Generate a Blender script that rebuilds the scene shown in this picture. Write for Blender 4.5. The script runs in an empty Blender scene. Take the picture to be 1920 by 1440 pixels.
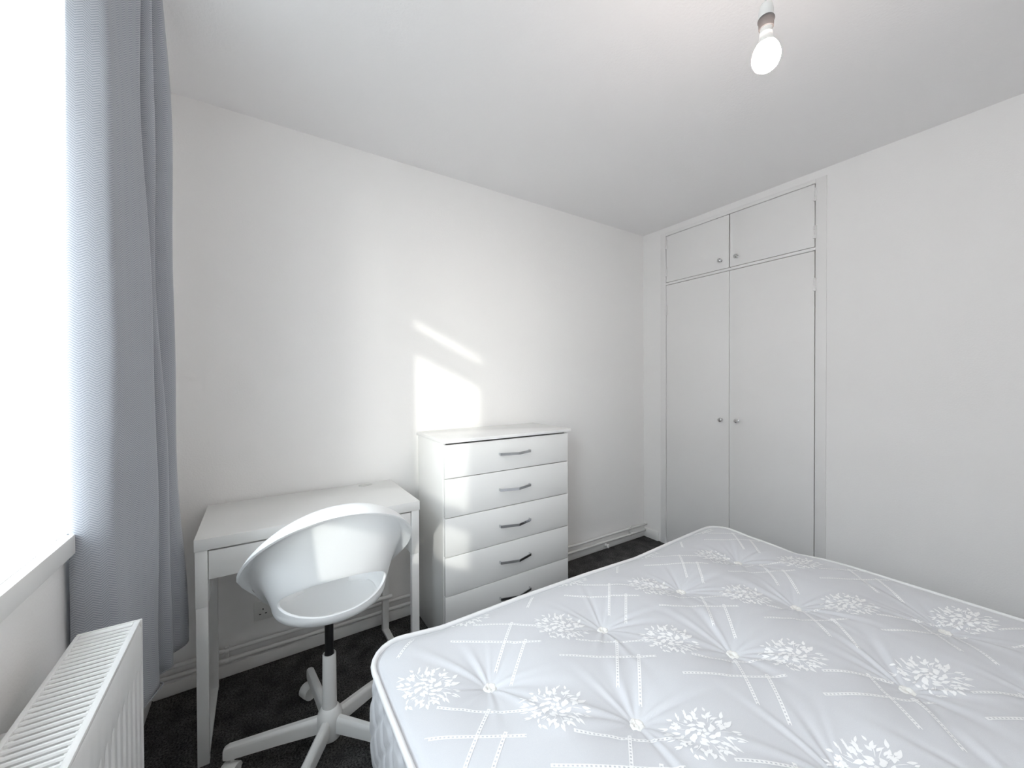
import bpy, bmesh, math, random
import numpy as np
from mathutils import Vector, Matrix

S = bpy.context.scene
COL = S.collection
PI = math.pi

# ------------------------------------------------------------------ camera
def make_camera():
    yaw, pitch, roll = [math.radians(a) for a in (33.1395, -0.51745, -0.220785)]
    f = Vector((math.sin(yaw) * math.cos(pitch), math.cos(yaw) * math.cos(pitch), math.sin(pitch)))
    r = Vector((math.cos(yaw), -math.sin(yaw), 0))
    u = r.cross(f)
    r2 = math.cos(roll) * r + math.sin(roll) * u
    u2 = -math.sin(roll) * r + math.cos(roll) * u
    cd = bpy.data.cameras.new('camera')
    cd.sensor_width = 36
    cd.lens = 730.475 / 1920 * 36
    cd.clip_start = 0.02
    co = bpy.data.objects.new('camera', cd)
    COL.objects.link(co)
    M = Matrix((r2, u2, -f)).transposed().to_4x4()
    M.translation = (0, 0, 1.265)
    co.matrix_world = M
    S.camera = co
make_camera()

# ------------------------------------------------------------------ sky, sun, exposure
W = bpy.data.worlds.new('sky')
S.world = W
W.use_nodes = True
bg = W.node_tree.nodes['Background']
sky = W.node_tree.nodes.new('ShaderNodeTexSky')
sky.sky_type = 'NISHITA'
sky.sun_disc = False                        # the sun itself is the lamp below
sky.sun_elevation = math.radians(15.4)
sky.sun_rotation = math.atan2(-0.72, -1.0)
sky.air_density = 1.0
sky.dust_density = 1.0
hs = W.node_tree.nodes.new('ShaderNodeHueSaturation')
hs.inputs['Saturation'].default_value = 0.30    # hazy, nearly white sky
W.node_tree.links.new(sky.outputs[0], hs.inputs['Color'])
mixs = W.node_tree.nodes.new('ShaderNodeMix')   # thin high cloud over the clear sky
mixs.data_type = 'RGBA'
mixs.inputs[0].default_value = 0.90
mixs.inputs[7].default_value = (2.76, 2.98, 3.30, 1)
W.node_tree.links.new(hs.outputs[0], mixs.inputs[6])
W.node_tree.links.new(mixs.outputs[2], bg.inputs[0])
bg.inputs[1].default_value = 4.1

sd = bpy.data.lights.new('sun', 'SUN')
sd.energy = 1.45
sd.angle = math.radians(1.0)
sd.color = (1, 0.965, 0.91)
so = bpy.data.objects.new('sun', sd)
COL.objects.link(so)
so.rotation_euler = Vector((0.72, 1.0, -0.34)).to_track_quat('-Z', 'Y').to_euler()
so.location = (-4, -4, 4)

for (ya, yb) in ((-0.46, 0.55), (0.83, 1.40)):      # light portals: they guide sampling, they emit nothing
    ld = bpy.data.lights.new('portal', 'AREA')
    ld.shape = 'RECTANGLE'
    ld.size = 1.36
    ld.size_y = yb - ya
    ld.cycles.is_portal = True
    lo = bpy.data.objects.new('portal', ld)
    COL.objects.link(lo)
    lo.location = (-0.69, (ya + yb) / 2, 1.60)
    lo.rotation_euler = (0, -PI / 2, 0)

S.view_settings.view_transform = 'Standard'
S.view_settings.look = 'None'
S.view_settings.gamma = 1
S.view_settings.use_curve_mapping = False
S.view_settings.exposure = 0.06
S.cycles.max_bounces = 14
S.cycles.diffuse_bounces = 10
S.cycles.use_denoising = True
S.cycles.sample_clamp_indirect = 8

# ------------------------------------------------------------------ materials
def nodes_of(name):
    m = bpy.data.materials.new(name)
    m.use_nodes = True
    nt = m.node_tree
    return m, nt, nt.nodes['Principled BSDF']

def mat(name, col, rough=0.5, metal=0.0, bump=0.0, scale=200.0, spec=0.5, mott=0.0, mscale=6.0, sheen=0.0, coat=0.0):
    m, nt, b = nodes_of(name)
    N, L = nt.nodes, nt.links
    b.inputs['Base Color'].default_value = (*col, 1)
    b.inputs['Roughness'].default_value = rough
    b.inputs['Metallic'].default_value = metal
    b.inputs['Specular IOR Level'].default_value = spec
    if sheen:
        b.inputs['Sheen Weight'].default_value = sheen
    if coat:
        b.inputs['Coat Weight'].default_value = coat
        b.inputs['Coat Roughness'].default_value = 0.15
    tc = N.new('ShaderNodeTexCoord')
    if bump:
        n = N.new('ShaderNodeTexNoise')
        n.inputs['Scale'].default_value = scale
        n.inputs['Detail'].default_value = 3
        L.new(tc.outputs['Object'], n.inputs['Vector'])
        bp = N.new('ShaderNodeBump')
        bp.inputs['Strength'].default_value = bump
        bp.inputs['Distance'].default_value = 0.002
        L.new(n.outputs['Fac'], bp.inputs['Height'])
        L.new(bp.outputs['Normal'], b.inputs['Normal'])
    if mott:
        n2 = N.new('ShaderNodeTexNoise')
        n2.inputs['Scale'].default_value = mscale
        n2.inputs['Detail'].default_value = 4
        L.new(tc.outputs['Object'], n2.inputs['Vector'])
        mx = N.new('ShaderNodeMix')
        mx.data_type = 'RGBA'
        mx.inputs[6].default_value = (*[c * (1 - mott) for c in col], 1)
        mx.inputs[7].default_value = (*[min(1, c * (1 + mott)) for c in col], 1)
        L.new(n2.outputs['Fac'], mx.inputs[0])
        L.new(mx.outputs[2], b.inputs['Base Color'])
    return m

M = {}
M['wall'] = mat('wall_paint', (0.885, 0.875, 0.865), 0.75, bump=0.25, scale=160, spec=0.25, mott=0.012, mscale=3)
M['ceiling'] = mat('ceiling_paint', (0.88, 0.87, 0.87), 0.85, bump=0.35, scale=120, spec=0.2)
M['gloss_trim'] = mat('trim_gloss_paint', (0.84, 0.835, 0.82), 0.35, bump=0.08, scale=60)
M['door_paint'] = mat('wardrobe_eggshell_paint', (0.85, 0.84, 0.83), 0.42, bump=0.06, scale=70, mott=0.01)
M['white_laminate'] = mat('white_laminate', (0.84, 0.84, 0.825), 0.28, bump=0.03, scale=400, mott=0.006)
M['chest_white'] = mat('chest_white_gloss', (0.85, 0.85, 0.84), 0.2, bump=0.02, scale=300, mott=0.006)
M['desk_metal'] = mat('white_powder_coat', (0.80, 0.80, 0.79), 0.4, bump=0.06, scale=500)
M['chair_plastic'] = mat('chair_white_plastic', (0.86, 0.875, 0.88), 0.3, bump=0.03, scale=700, spec=0.45)
M['chair_metal'] = mat('chair_white_metal', (0.80, 0.80, 0.785), 0.38, bump=0.05, scale=500)
M['black'] = mat('black_steel', (0.012, 0.012, 0.013), 0.35, bump=0.03, scale=300)
M['gap_shade'] = mat('interior_shade', (0.05, 0.048, 0.045), 0.9, bump=0.1, scale=80)  # near-black: the shade inside the closed wardrobe is put into the colour
M['chrome'] = mat('brushed_chrome', (0.62, 0.63, 0.65), 0.14, metal=1.0, bump=0.03, scale=300)
M['knob'] = mat('crystal_knob', (0.60, 0.60, 0.60), 0.08, metal=0.85, bump=0.02, scale=90)
M['radiator'] = mat('radiator_enamel', (0.83, 0.83, 0.82), 0.3, bump=0.04, scale=300)
M['pipe'] = mat('painted_pipe', (0.80, 0.795, 0.78), 0.4, bump=0.15, scale=90)
M['plastic'] = mat('white_plastic', (0.82, 0.82, 0.80), 0.35, bump=0.02, scale=300)
M['grey_plastic'] = mat('grey_plastic', (0.62, 0.62, 0.60), 0.45, bump=0.02, scale=300)
M['fins'] = mat('shade_darkened_steel_fins', (0.10, 0.098, 0.095), 0.6, bump=0.05)  # unpainted steel, coloured darker to hold the shade under the grille slats
M['socket_hole'] = mat('socket_hole', (0.02, 0.02, 0.02), 0.6, bump=0.02)
M['holder_dark'] = mat('holder_grey_ring', (0.11, 0.10, 0.098), 0.5, bump=0.03, scale=300)
M['upvc'] = mat('window_frame_white', (0.86, 0.86, 0.86), 0.3, bump=0.02, scale=200)
M['tape'] = mat('piping_tape', (0.86, 0.86, 0.86), 0.8, bump=0.35, scale=900)
M['damask_white'] = mat('woven_white_thread', (0.97, 0.97, 0.97), 0.5, bump=0.2, scale=900, sheen=0.2)
M['tuft'] = mat('wool_tuft', (0.90, 0.89, 0.86), 0.95, bump=0.9, scale=500, sheen=0.4)
M['divan'] = mat('divan_fabric', (0.62, 0.62, 0.64), 0.9, bump=0.4, scale=600)
M['screen_wall'] = mat('screen_wall_brick', (0.31, 0.30, 0.295), 0.9, bump=0.3, scale=8, mott=0.15, mscale=4)  # for the added wall that screens the low sky
M['ground'] = mat('outside_ground', (0.30, 0.30, 0.28), 0.95, bump=0.3, scale=3, mott=0.2, mscale=0.5)

def carpet_mat():
    m, nt, b = nodes_of('charcoal_carpet')
    N, L = nt.nodes, nt.links
    tc = N.new('ShaderNodeTexCoord')
    n1 = N.new('ShaderNodeTexNoise'); n1.inputs['Scale'].default_value = 170; n1.inputs['Detail'].default_value = 4; n1.inputs['Roughness'].default_value = 0.7
    n2 = N.new('ShaderNodeTexNoise'); n2.inputs['Scale'].default_value = 14; n2.inputs['Detail'].default_value = 4
    for n in (n1, n2):
        L.new(tc.outputs['Object'], n.inputs['Vector'])
    r1 = N.new('ShaderNodeValToRGB')
    e = r1.color_ramp.elements
    e[0].position = 0.38; e[0].color = (0.017, 0.017, 0.018, 1)
    e[1].position = 0.74; e[1].color = (0.23, 0.226, 0.22, 1)
    L.new(n1.outputs['Fac'], r1.inputs[0])
    mx = N.new('ShaderNodeMix'); mx.data_type = 'RGBA'; mx.blend_type = 'MULTIPLY'
    mx.inputs[0].default_value = 1
    r2 = N.new('ShaderNodeValToRGB')
    r2.color_ramp.elements[0].position = 0.3; r2.color_ramp.elements[0].color = (0.45, 0.45, 0.47, 1)
    r2.color_ramp.elements[1].position = 0.7; r2.color_ramp.elements[1].color = (1.15, 1.15, 1.13, 1)
    L.new(n2.outputs['Fac'], r2.inputs[0])
    L.new(r1.outputs[0], mx.inputs[6]); L.new(r2.outputs[0], mx.inputs[7])
    L.new(mx.outputs[2], b.inputs['Base Color'])
    b.inputs['Roughness'].default_value = 1.0
    b.inputs['Specular IOR Level'].default_value = 0.1
    bp = N.new('ShaderNodeBump'); bp.inputs['Strength'].default_value = 0.9; bp.inputs['Distance'].default_value = 0.006
    L.new(n1.outputs['Fac'], bp.inputs['Height']); L.new(bp.outputs['Normal'], b.inputs['Normal'])
    return m
M['carpet'] = carpet_mat()

def curtain_mat():
    m, nt, b = nodes_of('grey_herringbone_fabric')
    N, L = nt.nodes, nt.links
    uv = N.new('ShaderNodeUVMap'); uv.uv_map = 'cloth'
    sep = N.new('ShaderNodeSeparateXYZ'); L.new(uv.outputs[0], sep.inputs[0])
    def mth(op, a, bb=None):
        n = N.new('ShaderNodeMath'); n.operation = op
        for i, v in enumerate((a, bb)):
            if v is None: continue
            if isinstance(v, (int, float)): n.inputs[i].default_value = v
            else: L.new(v, n.inputs[i])
        return n.outputs[0]
    zig = mth('PINGPONG', sep.outputs[0], 0.0150)            # chevron columns, metres
    ph = mth('ADD', sep.outputs[1], mth('MULTIPLY', zig, 0.68))
    tri = mth('PINGPONG', mth('MULTIPLY', ph, 1 / 0.0058), 0.5)
    nz = N.new('ShaderNodeTexNoise'); nz.inputs['Scale'].default_value = 500; nz.inputs['Detail'].default_value = 3
    L.new(uv.outputs[0], nz.inputs['Vector'])
    s = mth('ADD', mth('MULTIPLY', tri, 1.3), mth('MULTIPLY', nz.outputs['Fac'], 0.6))
    ramp = N.new('ShaderNodeValToRGB')
    ramp.color_ramp.elements[0].position = 0.25; ramp.color_ramp.elements[0].color = (0.235, 0.248, 0.278, 1)
    ramp.color_ramp.elements[1].position = 0.95; ramp.color_ramp.elements[1].color = (0.46, 0.475, 0.51, 1)
    L.new(s, ramp.inputs[0]); L.new(ramp.outputs[0], b.inputs['Base Color'])
    b.inputs['Roughness'].default_value = 0.95
    b.inputs['Specular IOR Level'].default_value = 0.15
    b.inputs['Sheen Weight'].default_value = 0.25
    bp = N.new('ShaderNodeBump'); bp.inputs['Strength'].default_value = 0.4; bp.inputs['Distance'].default_value = 0.001
    L.new(s, bp.inputs['Height']); L.new(bp.outputs['Normal'], b.inputs['Normal'])
    return m
M['curtain'] = curtain_mat()

def satin_mat():
    m, nt, b = nodes_of('mattress_damask_satin')
    N, L = nt.nodes, nt.links
    tc = N.new('ShaderNodeTexCoord')
    wv = N.new('ShaderNodeTexNoise'); wv.inputs['Scale'].default_value = 700; wv.inputs['Detail'].default_value = 2
    L.new(tc.outputs['Object'], wv.inputs['Vector'])
    ramp = N.new('ShaderNodeValToRGB')
    ramp.color_ramp.elements[0].position = 0.2; ramp.color_ramp.elements[0].color = (0.63, 0.64, 0.67, 1)
    ramp.color_ramp.elements[1].position = 0.8; ramp.color_ramp.elements[1].color = (0.69, 0.697, 0.718, 1)
    L.new(wv.outputs['Fac'], ramp.inputs[0]); L.new(ramp.outputs[0], b.inputs['Base Color'])
    b.inputs['Roughness'].default_value = 0.42
    b.inputs['Specular IOR Level'].default_value = 0.5
    b.inputs['Sheen Weight'].default_value = 0.15
    bp = N.new('ShaderNodeBump'); bp.inputs['Strength'].default_value = 0.12; bp.inputs['Distance'].default_value = 0.001
    L.new(wv.outputs['Fac'], bp.inputs['Height']); L.new(bp.outputs['Normal'], b.inputs['Normal'])
    return m
M['satin'] = satin_mat()

def glass_mat():
    m = bpy.data.materials.new('window_glass'); m.use_nodes = True
    nt = m.node_tree; N, L = nt.nodes, nt.links
    N.remove(N['Principled BSDF'])
    t = N.new('ShaderNodeBsdfTransparent'); t.inputs[0].default_value = (0.95, 0.97, 0.96, 1)
    g = N.new('ShaderNodeBsdfGlossy'); g.inputs['Roughness'].default_value = 0.02
    mx = N.new('ShaderNodeMixShader')
    mx.inputs[0].default_value = 0.05
    L.new(t.outputs[0], mx.inputs[1]); L.new(g.outputs[0], mx.inputs[2])
    L.new(mx.outputs[0], N['Material Output'].inputs[0])
    return m
M['glass'] = glass_mat()

def bulb_mat():
    m, nt, b = nodes_of('lit_bulb_glass')
    b.inputs['Base Color'].default_value = (0.9, 0.9, 0.88, 1)
    b.inputs['Emission Color'].default_value = (1.0, 0.87, 0.80, 1)
    b.inputs['Emission Strength'].default_value = 205.0
    return m
M['bulb'] = bulb_mat()

# ------------------------------------------------------------------ mesh helpers
def obj(name, bm, material, parent=None, smooth=False, auto=None, kind=None):
    """Link a bmesh (in world coordinates) as one mesh object; under a parent it is stored relative to the thing's base."""
    me = bpy.data.meshes.new(name)
    base = Vector(parent['_base']) if parent is not None else Vector((0, 0, 0))
    if parent is not None:
        bmesh.ops.translate(bm, verts=bm.verts, vec=-base)
    bmesh.ops.recalc_face_normals(bm, faces=bm.faces)
    bm.to_mesh(me)
    bm.free()
    return link(name, me, material, parent, smooth, auto, kind)

def link(name, me, material, parent=None, smooth=False, auto=None, kind=None):
    me.materials.append(M[material])
    if smooth or auto:
        me.polygons.foreach_set('use_smooth', [True] * len(me.polygons))
    if auto:
        me.set_sharp_from_angle(angle=math.radians(auto))
    o = bpy.data.objects.new(name, me)
    COL.objects.link(o)
    if parent is not None:
        o.parent = parent
        o['_base'] = list(parent['_base'])
    else:
        o['_base'] = [0.0, 0.0, 0.0]
    if kind:
        o['kind'] = kind
    return o

def tag(o, label, cat, group=None):
    o['label'] = label
    o['category'] = cat
    if group:
        o['group'] = group
    return o

def thing(name, label, cat, loc, group=None):
    o = bpy.data.objects.new(name, None)
    o.empty_display_size = 0.05
    COL.objects.link(o)
    o.location = loc
    o['_base'] = list(loc)
    return tag(o, label, cat, group)

def box(bm, x0, x1, y0, y1, z0, z1, bev=0.0, seg=2):
    vs = [bm.verts.new(p) for p in ((x0, y0, z0), (x1, y0, z0), (x1, y1, z0), (x0, y1, z0),
                                    (x0, y0, z1), (x1, y0, z1), (x1, y1, z1), (x0, y1, z1))]
    fs = [bm.faces.new([vs[i] for i in q]) for q in ((0, 3, 2, 1), (4, 5, 6, 7), (0, 1, 5, 4), (1, 2, 6, 5), (2, 3, 7, 6), (3, 0, 4, 7))]
    if bev:
        es = list({e for f in fs for e in f.edges})
        bmesh.ops.bevel(bm, geom=es, offset=bev, segments=seg, affect='EDGES', profile=0.5)
    return bm

def BX(*a, **k):
    return box(bmesh.new(), *a, **k)

def ring_faces(bm, rings, closed=True, cap0=False, cap1=False):
    for a, b in zip(rings[:-1], rings[1:]):
        n = len(a)
        for i in range(n if closed else n - 1):
            j = (i + 1) % n
            try:
                bm.faces.new((a[i], a[j], b[j], b[i]))
            except ValueError:
                pass
    if cap0: bm.faces.new(list(reversed(rings[0])))
    if cap1: bm.faces.new(rings[-1])

def lathe(bm, prof, center=(0, 0, 0), n=24, axis='z', cap=True):
    """prof = [(radius, height)]; axis z, x or y."""
    rings = []
    c = Vector(center)
    for r, h in prof:
        ring = []
        for i in range(n):
            a = 2 * PI * i / n
            p = (r * math.cos(a), r * math.sin(a), h)
            if axis == 'x': p = (h, p[0], p[1])
            if axis == 'y': p = (p[1], h, p[0])
            ring.append(bm.verts.new(c + Vector(p)))
        rings.append(ring)
    ring_faces(bm, rings, True, cap, cap)
    return bm

def tube(bm, pts, r, n=10, closed=False, cap=True, squash=1.0, radii=None):
    pts = [Vector(p) for p in pts]
    m = len(pts)
    rings = []
    up = Vector((0, 0, 1))
    for i, p in enumerate(pts):
        a = pts[(i - 1) % m] if (closed or i > 0) else p
        b = pts[(i + 1) % m] if (closed or i < m - 1) else p
        t = (b - a).normalized()
        s = t.cross(up)
        if s.length < 1e-4: s = t.cross(Vector((0, 1, 0)))
        s.normalize()
        q = s.cross(t).normalized()
        rr = radii[i] if radii else r
        rings.append([bm.verts.new(p + s * (rr * math.cos(2 * PI * k / n)) + q * (rr * squash * math.sin(2 * PI * k / n))) for k in range(n)])
    if closed:
        rings.append(rings[0])
    ring_faces(bm, rings, True, cap and not closed, cap and not closed)
    return bm

def bar(bm, a, b, w, h, bev=0.0, up=(0, 0, 1)):
    """a rectangular bar from a to b, width w sideways, height h along up."""
    a, b = Vector(a), Vector(b)
    t = (b - a).normalized()
    s = t.cross(Vector(up)).normalized()
    q = s.cross(t).normalized()
    n0 = [bm.verts.new(p + s * (w / 2 * i) + q * (h / 2 * j)) for p in (a, b) for (i, j) in ((-1, -1), (1, -1), (1, 1), (-1, 1))]
    fs = [bm.faces.new([n0[i] for i in f]) for f in ((3, 2, 1, 0), (4, 5, 6, 7), (0, 1, 5, 4), (1, 2, 6, 5), (2, 3, 7, 6), (3, 0, 4, 7))]
    if bev:
        bmesh.ops.bevel(bm, geom=list({e for f in fs for e in f.edges}), offset=bev, segments=3, affect='EDGES', profile=0.5)
    return bm

# ------------------------------------------------------------------ room dimensions (metres; camera stands at x=0, y=0)
XW, XR, YB, YF, H = -0.375, 2.63, 2.07, -0.95, 2.43
WT = 0.30                                    # outer wall thickness
OPEN = ((-0.46, 0.55), (0.83, 1.40))         # window openings along y
ZS, ZL = 0.872, 2.30                         # bottom and top of the openings
WD0, WD1 = 0.852, 1.905                      # wardrobe frame along y
WDT = 2.387

obj('floor', BX(XW, XR, YF, YB, -0.06, 0.0), 'carpet', kind='structure')
obj('ground', BX(-40, XW - WT - 0.01, -30, 30, -3.2, -3.0), 'ground', kind='structure')
obj('wall_sky_screen', BX(-7.6, -7.0, -4.8, 16, -3.0, 4.4), 'screen_wall', kind='structure')      # unseen wall added across the yard to keep low sky light off the right wall
obj('ceiling', BX(XW - WT, XR + 0.7, YF - 0.1, YB + 0.1, H, H + 0.1), 'ceiling', kind='structure')
obj('wall_back', BX(XW - WT, XR + 0.7, YB, YB + 0.1, -0.06, H), 'wall', kind='structure')
obj('wall_front', BX(XW - WT, XR + 0.7, YF - 0.1, YF, -0.06, H), 'wall', kind='structure')
b = bmesh.new()
ys = [YF, OPEN[0][0], OPEN[0][1], OPEN[1][0], OPEN[1][1], YB]
box(b, XW - WT, XW, YF, YB, -0.06, ZS)
box(b, XW - WT, XW, YF, YB, ZL, H)
for i in (0, 2, 4):
    box(b, XW - WT, XW, ys[i], ys[i + 1], ZS, ZL)
obj('wall_left', b, 'wall', kind='structure')
b = bmesh.new()
box(b, XR, XR + 0.1, YF, WD0 + 0.02, -0.06, H)
box(b, XR, XR + 0.1, WD1 - 0.02, YB, -0.06, H)
box(b, XR, XR + 0.1, WD0 + 0.02, WD1 - 0.02, WDT - 0.02, H)
obj('wall_right', b, 'wall', kind='structure')

# skirting boards with a rounded top edge
def skirting(name, x0, x1, y0, y1, h=0.075):
    return obj(name, BX(x0, x1, y0, y1, 0.0, h, bev=0.005), 'gloss_trim', kind='structure', auto=40)
skirting('baseboard_back', XW + 0.016, XR, YB - 0.016, YB, 0.053)
skirting('baseboard_left', XW, XW + 0.016, YF, YB)
b = BX(XR - 0.016, XR, 1.925, YB - 0.016, 0, 0.07, bev=0.005)
box(b, XR - 0.016, XR, YF, WD0 - 0.01, 0, 0.07, bev=0.005)
obj('baseboard_right', b, 'gloss_trim', kind='structure', auto=40)

# windows: white frames set deep in the reveal, panes, sill boards
def window(name, y0, y1, bars_z, nose):
    w = bpy.data.objects.new(name, None)
    COL.objects.link(w)
    w.location = (XW - 0.25, (y0 + y1) / 2, ZS)
    w['_base'] = list(w.location)
    w['kind'] = 'structure'
    xa, xb = XW - 0.29, XW - 0.225
    f = bmesh.new()
    t = 0.05
    za = 0.917
    box(f, xa, xb, y0, y0 + t, za, ZL, bev=0.004)
    box(f, xa, xb, y1 - t, y1, za, ZL, bev=0.004)
    box(f, xa, xb, y0 + t, y1 - t, za, za + 0.02, bev=0.004)
    box(f, xa, xb, y0 + t, y1 - t, ZL - t, ZL, bev=0.004)
    obj('window_frame', f, 'upvc', w, auto=40)
    for (a, c) in bars_z:
        obj('transom', BX(xa + 0.005, xb - 0.005, y0 + t, y1 - t, a, c, bev=0.004), 'upvc', w, auto=40)
    obj('pane', BX(XW - 0.262, XW - 0.256, y0 + t - 0.01, y1 - t + 0.01, za + 0.015, ZL - t + 0.01), 'glass', w)
    sb = BX(XW - 0.225, XW + 0.0005, y0, y1, ZS, 0.917)
    box(sb, XW + 0.0005, XW + 0.022, max(y0 - 0.03, nose[0]), min(y1 + 0.03, nose[1]), ZS, 0.917, bev=0.003)
    if y1 > 1.0:
        box(sb, XW + 0.0005, XW + 0.0065, nose[1], y1, ZS, 0.917)
    obj('window_sill', sb, 'gloss_trim', w, auto=40)
    return w
window('window_1', OPEN[0][0], OPEN[0][1], ((1.24, 1.32), (2.06, 2.18)), (-0.5, 0.66))
window('window_2', OPEN[1][0], OPEN[1][1], ((2.06, 2.13),), (0.66, 1.296))

# ------------------------------------------------------------------ built-in wardrobe
wd = thing('built_in_wardrobe', 'white built-in wardrobe with four flat doors set flush in right wall', 'wardrobe', (XR, 1.38, 0))
f = bmesh.new()
xf = XR - 0.006
D0, D1 = 0.905, 1.857           # door field along y
Zm0, Zm1, Zt = 1.989, 2.008, 2.362
box(f, xf, XR + 0.05, WD0, D0 - 0.002, 0, WDT, bev=0.002)
box(f, xf, XR + 0.05, D1 + 0.002, WD1, 0, WDT, bev=0.002)
box(f, xf, XR + 0.05, D0 - 0.002, D1 + 0.002, Zt + 0.002, WDT, bev=0.002)
box(f, xf, XR + 0.05, D0 - 0.002, D1 + 0.002, Zm0 + 0.001, Zm1 - 0.001, bev=0.002)
box(f, xf + 0.01, XR + 0.05, D0 - 0.002, D1 + 0.002, 0, 0.012)
obj('face_frame', f, 'door_paint', wd, auto=40)
f = bmesh.new()
box(f, XR + 0.052, XR + 0.60, WD0 + 0.02, WD1 - 0.02, 0.0, WDT - 0.02)
obj('carcass', f, 'gap_shade', wd)  # dark block behind the doors, painted as the shade in their gaps
ymid = 1.379
g = 0.0026
def hinge(door, y, z):
    h = BX(xf - 0.005, xf + 0.004, y - 0.009, y + 0.009, z - 0.035, z + 0.035, bev=0.002)
    lathe(h, [(0.005, -0.036), (0.005, -0.012)], (xf - 0.005, y, z), 8)
    lathe(h, [(0.005, -0.010), (0.005, 0.012)], (xf - 0.005, y, z), 8)
    lathe(h, [(0.005, 0.014), (0.005, 0.036)], (xf - 0.005, y, z), 8)
    obj('hinge', h, 'door_paint', door, auto=40)
def knob(door, y, z):
    k = bmesh.new()
    lathe(k, [(0.010, 0.0), (0.010, -0.003), (0.005, -0.005), (0.005, -0.012), (0.011, -0.017), (0.0145, -0.022), (0.013, -0.027), (0.006, -0.031)], (xf, y, z), 8, 'x')
    obj('knob', k, 'knob', door)
for (ya, yb, za, zb, ky, kz, hy, hz) in (
        (D0 + g, ymid - g * 1.4, Zm1 + g, Zt - g, 1.329, 2.067, D0, (2.09, 2.30)),
        (ymid + g * 1.4, D1 - g, Zm1 + g, Zt - g, 1.434, 2.066, D1, (2.09, 2.30)),
        (D0 + g, ymid - g * .7, 0.014, Zm0 - g, 1.324, 0.996, D0, (0.22, 1.797)),
        (ymid + g * .7, D1 - g, 0.014, Zm0 - g, 1.429, 0.995, D1, (0.22, 1.797))):
    d = obj('door', BX(xf + 0.001, xf + 0.020, ya, yb, za, zb, bev=0.0012), 'door_paint', wd, auto=40)
    knob(d, ky, kz)
    for z in hz:
        hinge(d, hy, z)

# ------------------------------------------------------------------ mattress and its base
MX0, MX1, MY0, MY1, RC = 0.268, 2.135, -0.16, 1.192, 0.085
ZE, ZBOT = 0.448, 0.115
bmx, bmy = (MX0 + MX1) / 2, (MY0 + MY1) / 2
BUT = [(0.516 + 0.428 * k, 0.905) for k in range(4)] + [(0.752 + 0.434 * k, 0.612) for k in range(3)] \
    + [(0.565 + 0.434 * k, 0.287) for k in range(4)] + [(0.775 + 0.434 * k, 0.02) for k in range(3)]
BUT = [(x, y) for x, y in BUT]
def edge_z(x, y):
    x = np.asarray(x, float); y = np.asarray(y, float)
    zx = np.interp(x, [0.27, 0.36, 0.5, 0.8, 1.15, 1.46, 1.72, 1.92, 2.03, 2.13], [0.012, 0.016, 0.0, 0.002, -0.004, -0.016, -0.005, 0.002, 0.004, 0.0])
    zy = np.interp(y, [0.0, 0.6, 0.7, 0.81, 0.93, 1.02, 1.12], [0, 0, -0.006, -0.022, -0.012, -0.009, 0.0])
    wx = np.clip((y - 0.95) / 0.24, 0, 1) ** 2
    wy = np.clip((x - 1.9) / 0.22, 0, 1) ** 2
    return ZE + zx * wx + zy * wy
RNG = random.Random(7)
FOLDS = []
for (x, y) in BUT:
    fl = []
    base = [math.radians(a) for a in (128, 100, 62, -45, -78, -20, 160, 205, 25, -110)]
    for a in base:
        fl.append((a + RNG.uniform(-0.22, 0.22), RNG.uniform(0.05, 0.13), RNG.uniform(0.4, 1.25) * RNG.choice((1, 1, -0.8)), RNG.uniform(0.035, 0.085)))
    FOLDS.append(fl)
def top_height(x, y):
    x = np.asarray(x, float); y = np.asarray(y, float)
    # distance to the rounded edge
    dx = np.abs(x - bmx) - ((MX1 - MX0) / 2 - RC)
    dy = np.abs(y - bmy) - ((MY1 - MY0) / 2 - RC)
    d = RC - (np.hypot(np.maximum(dx, 0), np.maximum(dy, 0)) + np.minimum(np.maximum(dx, dy), 0))
    d = np.maximum(d, 0)
    z = edge_z(x, y) + 0.026 * (1 - np.exp(-d / 0.035)) + 0.006 * np.minimum(d / 0.3, 1)
    z = z - 0.006 * np.exp(-((d - 0.010) / 0.005) ** 2)
    win = 1 - np.exp(-d / 0.05)
    z = z + 0.0025 * np.sin(x * 13 + 2 * np.sin(y * 9)) * np.sin(y * 15 + 1.3 * np.sin(x * 8)) * win
    for (bx, by), fl in zip(BUT, FOLDS):
        ex, ey = x - bx, y - by
        r = np.hypot(ex, ey)
        z = z - (0.024 * np.exp(-r / 0.030) + 0.027 * np.exp(-(r / 0.125) ** 2)) * win
        th = np.arctan2(ey, ex)
        for (a, w, amp, L) in fl:
            dt = (th - a + PI) % (2 * PI) - PI
            prof = (r / L) * np.exp(1 - r / L)
            wv = w + 0.002 / np.maximum(r, 0.01)
            z = z + 0.0046 * amp * prof * (np.exp(-(dt / wv) ** 2) - 0.6 * np.exp(-((dt - 1.6 * wv) / wv) ** 2)) * win
    return z

def round_map(x, y):
    """square grid -> rounded rectangle in plan"""
    hx, hy = (MX1 - MX0) / 2 - RC, (MY1 - MY0) / 2 - RC
    sx, sy = np.sign(x - bmx), np.sign(y - bmy)
    ax, ay = np.abs(x - bmx), np.abs(y - bmy)
    dx, dy = np.maximum(ax - hx, 0) / RC, np.maximum(ay - hy, 0) / RC
    m = np.maximum(dx, dy)
    hyp = np.hypot(dx, dy)
    k = np.where((dx > 0) & (dy > 0), m / np.maximum(hyp, 1e-9), 1.0)
    nx = np.where(ax > hx, hx + dx * k * RC, ax)
    ny = np.where(ay > hy, hy + dy * k * RC, ay)
    return bmx + sx * nx, bmy + sy * ny

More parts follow.
